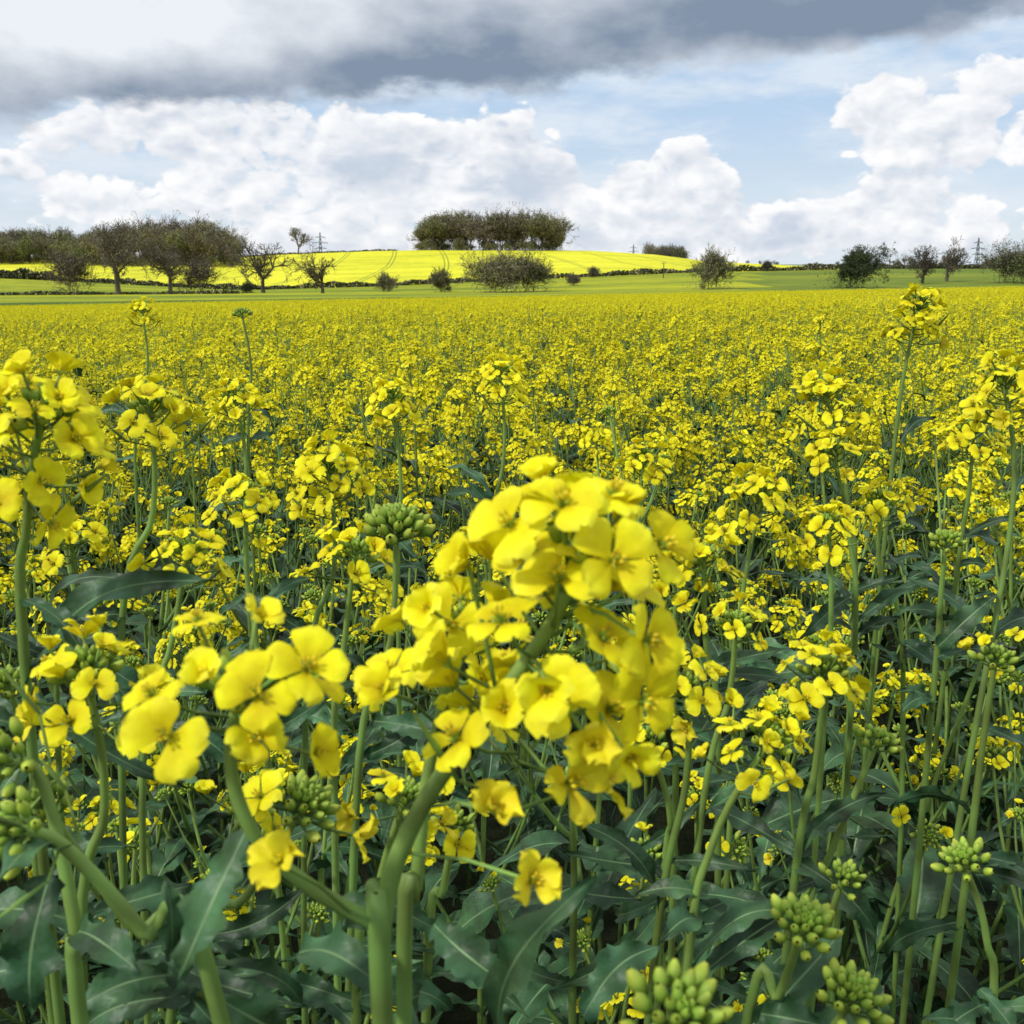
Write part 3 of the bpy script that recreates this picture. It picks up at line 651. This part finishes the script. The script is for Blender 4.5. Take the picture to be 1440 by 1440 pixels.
def billow(dx,dy):
    v=N(nt,'ShaderNodeVectorMath',operation='MULTIPLY_ADD'); L(PXY,v.inputs[0]); v.inputs[1].default_value=(.85,1.3,0); v.inputs[2].default_value=(dx*.85,dy*1.3,3.7)
    n=NZ(v.outputs[0],.85,7,.54,.0)
    n2=N(nt,'ShaderNodeTexNoise'); n2.inputs['Scale'].default_value=2.5; n2.inputs['Detail'].default_value=1; L(v.outputs[0],n2.inputs['Vector'])
    va=N(nt,'ShaderNodeVectorMath',operation='MULTIPLY_ADD'); L(n2.outputs['Color'],va.inputs[0]); va.inputs[1].default_value=(.35,.35,0); L(v.outputs[0],va.inputs[2])
    vo=N(nt,'ShaderNodeTexVoronoi',feature='F1'); vo.inputs['Scale'].default_value=1.8; vo.inputs['Detail'].default_value=2; vo.inputs['Roughness'].default_value=.5
    L(va.outputs[0],vo.inputs['Vector'])
    return M('ADD',n,M('MULTIPLY',M('SUBTRACT',.42,vo.outputs['Distance']),.34))
e=None
for cx,cy,rx,ry,wt in [(3.0,1.45,4.6,1.5,.42),(6.6,1.5,2.0,1.1,.34),(9.75,1.3,1.2,1.05,.46),(13.4,2.15,2.1,1.2,.46),(8.1,1.0,1.3,.85,.36),(12.3,.75,3.2,.65,.40),(6.5,.3,9,.4,.26),(8.9,2.4,1.1,.6,-.24),(11.4,1.8,.8,.8,-.12)]:
    f=M('MULTIPLY',SS(ellq(cx,cy,rx,ry),0.3,1.2,1,0),wt); e=f if e is None else M('ADD',e,f)
b0=billow(0,0); b1=billow(-.11,.19)
d0=M('ADD',b0,e)
cm=SS(d0,.60,.68)
sh=M('MULTIPLY_ADD',M('SUBTRACT',b0,b1),1.8,.74,True)
inn=SS(d0,.72,1.0)
lown=NZ(CX(M('MULTIPLY',X_,.45),M('MULTIPLY',Y_,1.5),1.3),1.,4,.5)
ccol=MIX(sh,(.50,.585,.71),(1.0,1.0,1.01))
ccol=MIX(M('MULTIPLY',M('MULTIPLY',SS(lown,.38,.58),inn),.85),ccol,(.54,.625,.745))
sky=N(nt,'ShaderNodeTexSky',sky_type='NISHITA'); sky.sun_disc=False
SUN_EL=math.radians(46); SUN_AZ=math.radians(235)
sky.sun_elevation=SUN_EL; sky.sun_rotation=SUN_AZ
bg0=N(nt,'ShaderNodeBackground'); bg0.inputs[1].default_value=.1; L(sky.outputs[0],bg0.inputs[0])
veiln=NZ(CX(M('MULTIPLY',X_,.5),M('MULTIPLY',Y_,1.6),9),1,4,.6)
bgv=N(nt,'ShaderNodeBackground'); L(MIX(SS(Y_,.2,2.6),(.76,.85,.94),(.52,.69,.91)),bgv.inputs[0]); bgv.inputs[1].default_value=1
def MS(f,a,b):
    n=N(nt,'ShaderNodeMixShader'); 
    if isinstance(f,(int,float)): n.inputs[0].default_value=f
    else: L(f,n.inputs[0])
    L(a,n.inputs[1]); L(b,n.inputs[2]); return n.outputs[0]
s0=MS(.84,bg0.outputs[0],bgv.outputs[0])
bgw=N(nt,'ShaderNodeBackground'); bgw.inputs[0].default_value=(.78,.85,.93,1)
s0=MS(SS(veiln,.38,.66,0,.8),s0,bgw.outputs[0])
bgc=N(nt,'ShaderNodeBackground'); L(ccol,bgc.inputs[0]); bgc.inputs[1].default_value=1
s1=MS(cm,s0,bgc.outputs[0])
ndk=NZ(CX(M('MULTIPLY',X_,.55),M('MULTIPLY',Y_,1.0),5.5),1.,7,.57,0)
edge=M('MULTIPLY_ADD',M('MINIMUM',M('MAXIMUM',X_,-6.),20.),.095,1.92)
dm=M('ADD',M('SUBTRACT',Y_,edge),M('MULTIPLY',M('SUBTRACT',ndk,.5),1.6))
dmask=SS(dm,-.10,.26)
dk=None
for cx,cy,rx,ry,wt in [(7.4,3.1,4.0,1.0,.85),(12.8,3.7,4.4,.9,1.0),(.9,2.35,3.6,.6,.70),(4.2,2.6,2.8,.6,.55),(1.2,3.7,3.0,.7,-.25)]:
    f=M('MULTIPLY',SS(ellq(cx,cy,rx,ry),.1,1.3,1,0),wt); dk=f if dk is None else M('ADD',dk,f)
nd2=NZ(CX(M('MULTIPLY',X_,.6),M('MULTIPLY',Y_,1.1),2.5),1.,6,.54,0)
dk=M('ADD',dk,M('MULTIPLY_ADD',M('SUBTRACT',nd2,.5),1.5,.10),clamp=True)
dcol=MIX(dk,(.84,.885,.94),(.23,.295,.40))
bgd=N(nt,'ShaderNodeBackground'); L(dcol,bgd.inputs[0]); bgd.inputs[1].default_value=1
s2=MS(dmask,s1,bgd.outputs[0])
ow=N(nt,'ShaderNodeOutputWorld'); L(s2,ow.inputs[0])
# ------------------------------------------------------------ sun, camera
sl=bpy.data.lights.new('sun','SUN'); sl.energy=2.8; sl.angle=math.radians(4); sl.color=(1,.97,.90)
so=link(bpy.data.objects.new('sun',sl))
ds=Vector((math.sin(SUN_AZ)*math.cos(SUN_EL),math.cos(SUN_AZ)*math.cos(SUN_EL),math.sin(SUN_EL)))
so.rotation_euler=ds.to_track_quat('Z','Y').to_euler()
cd=bpy.data.cameras.new('camera'); cd.sensor_width=36; cd.lens=36*F/1440; cd.clip_start=.02; cd.clip_end=20000
cd.dof.use_dof=True; cd.dof.focus_distance=1.4; cd.dof.aperture_fstop=32
co=link(bpy.data.objects.new('camera',cd)); co.location=(0,0,ZC); co.rotation_euler=(pi/2-TH,0,0); scene.camera=co
scene.view_settings.view_transform='Standard'; scene.view_settings.look='None'; scene.view_settings.exposure=0
print('inst',len(pts))
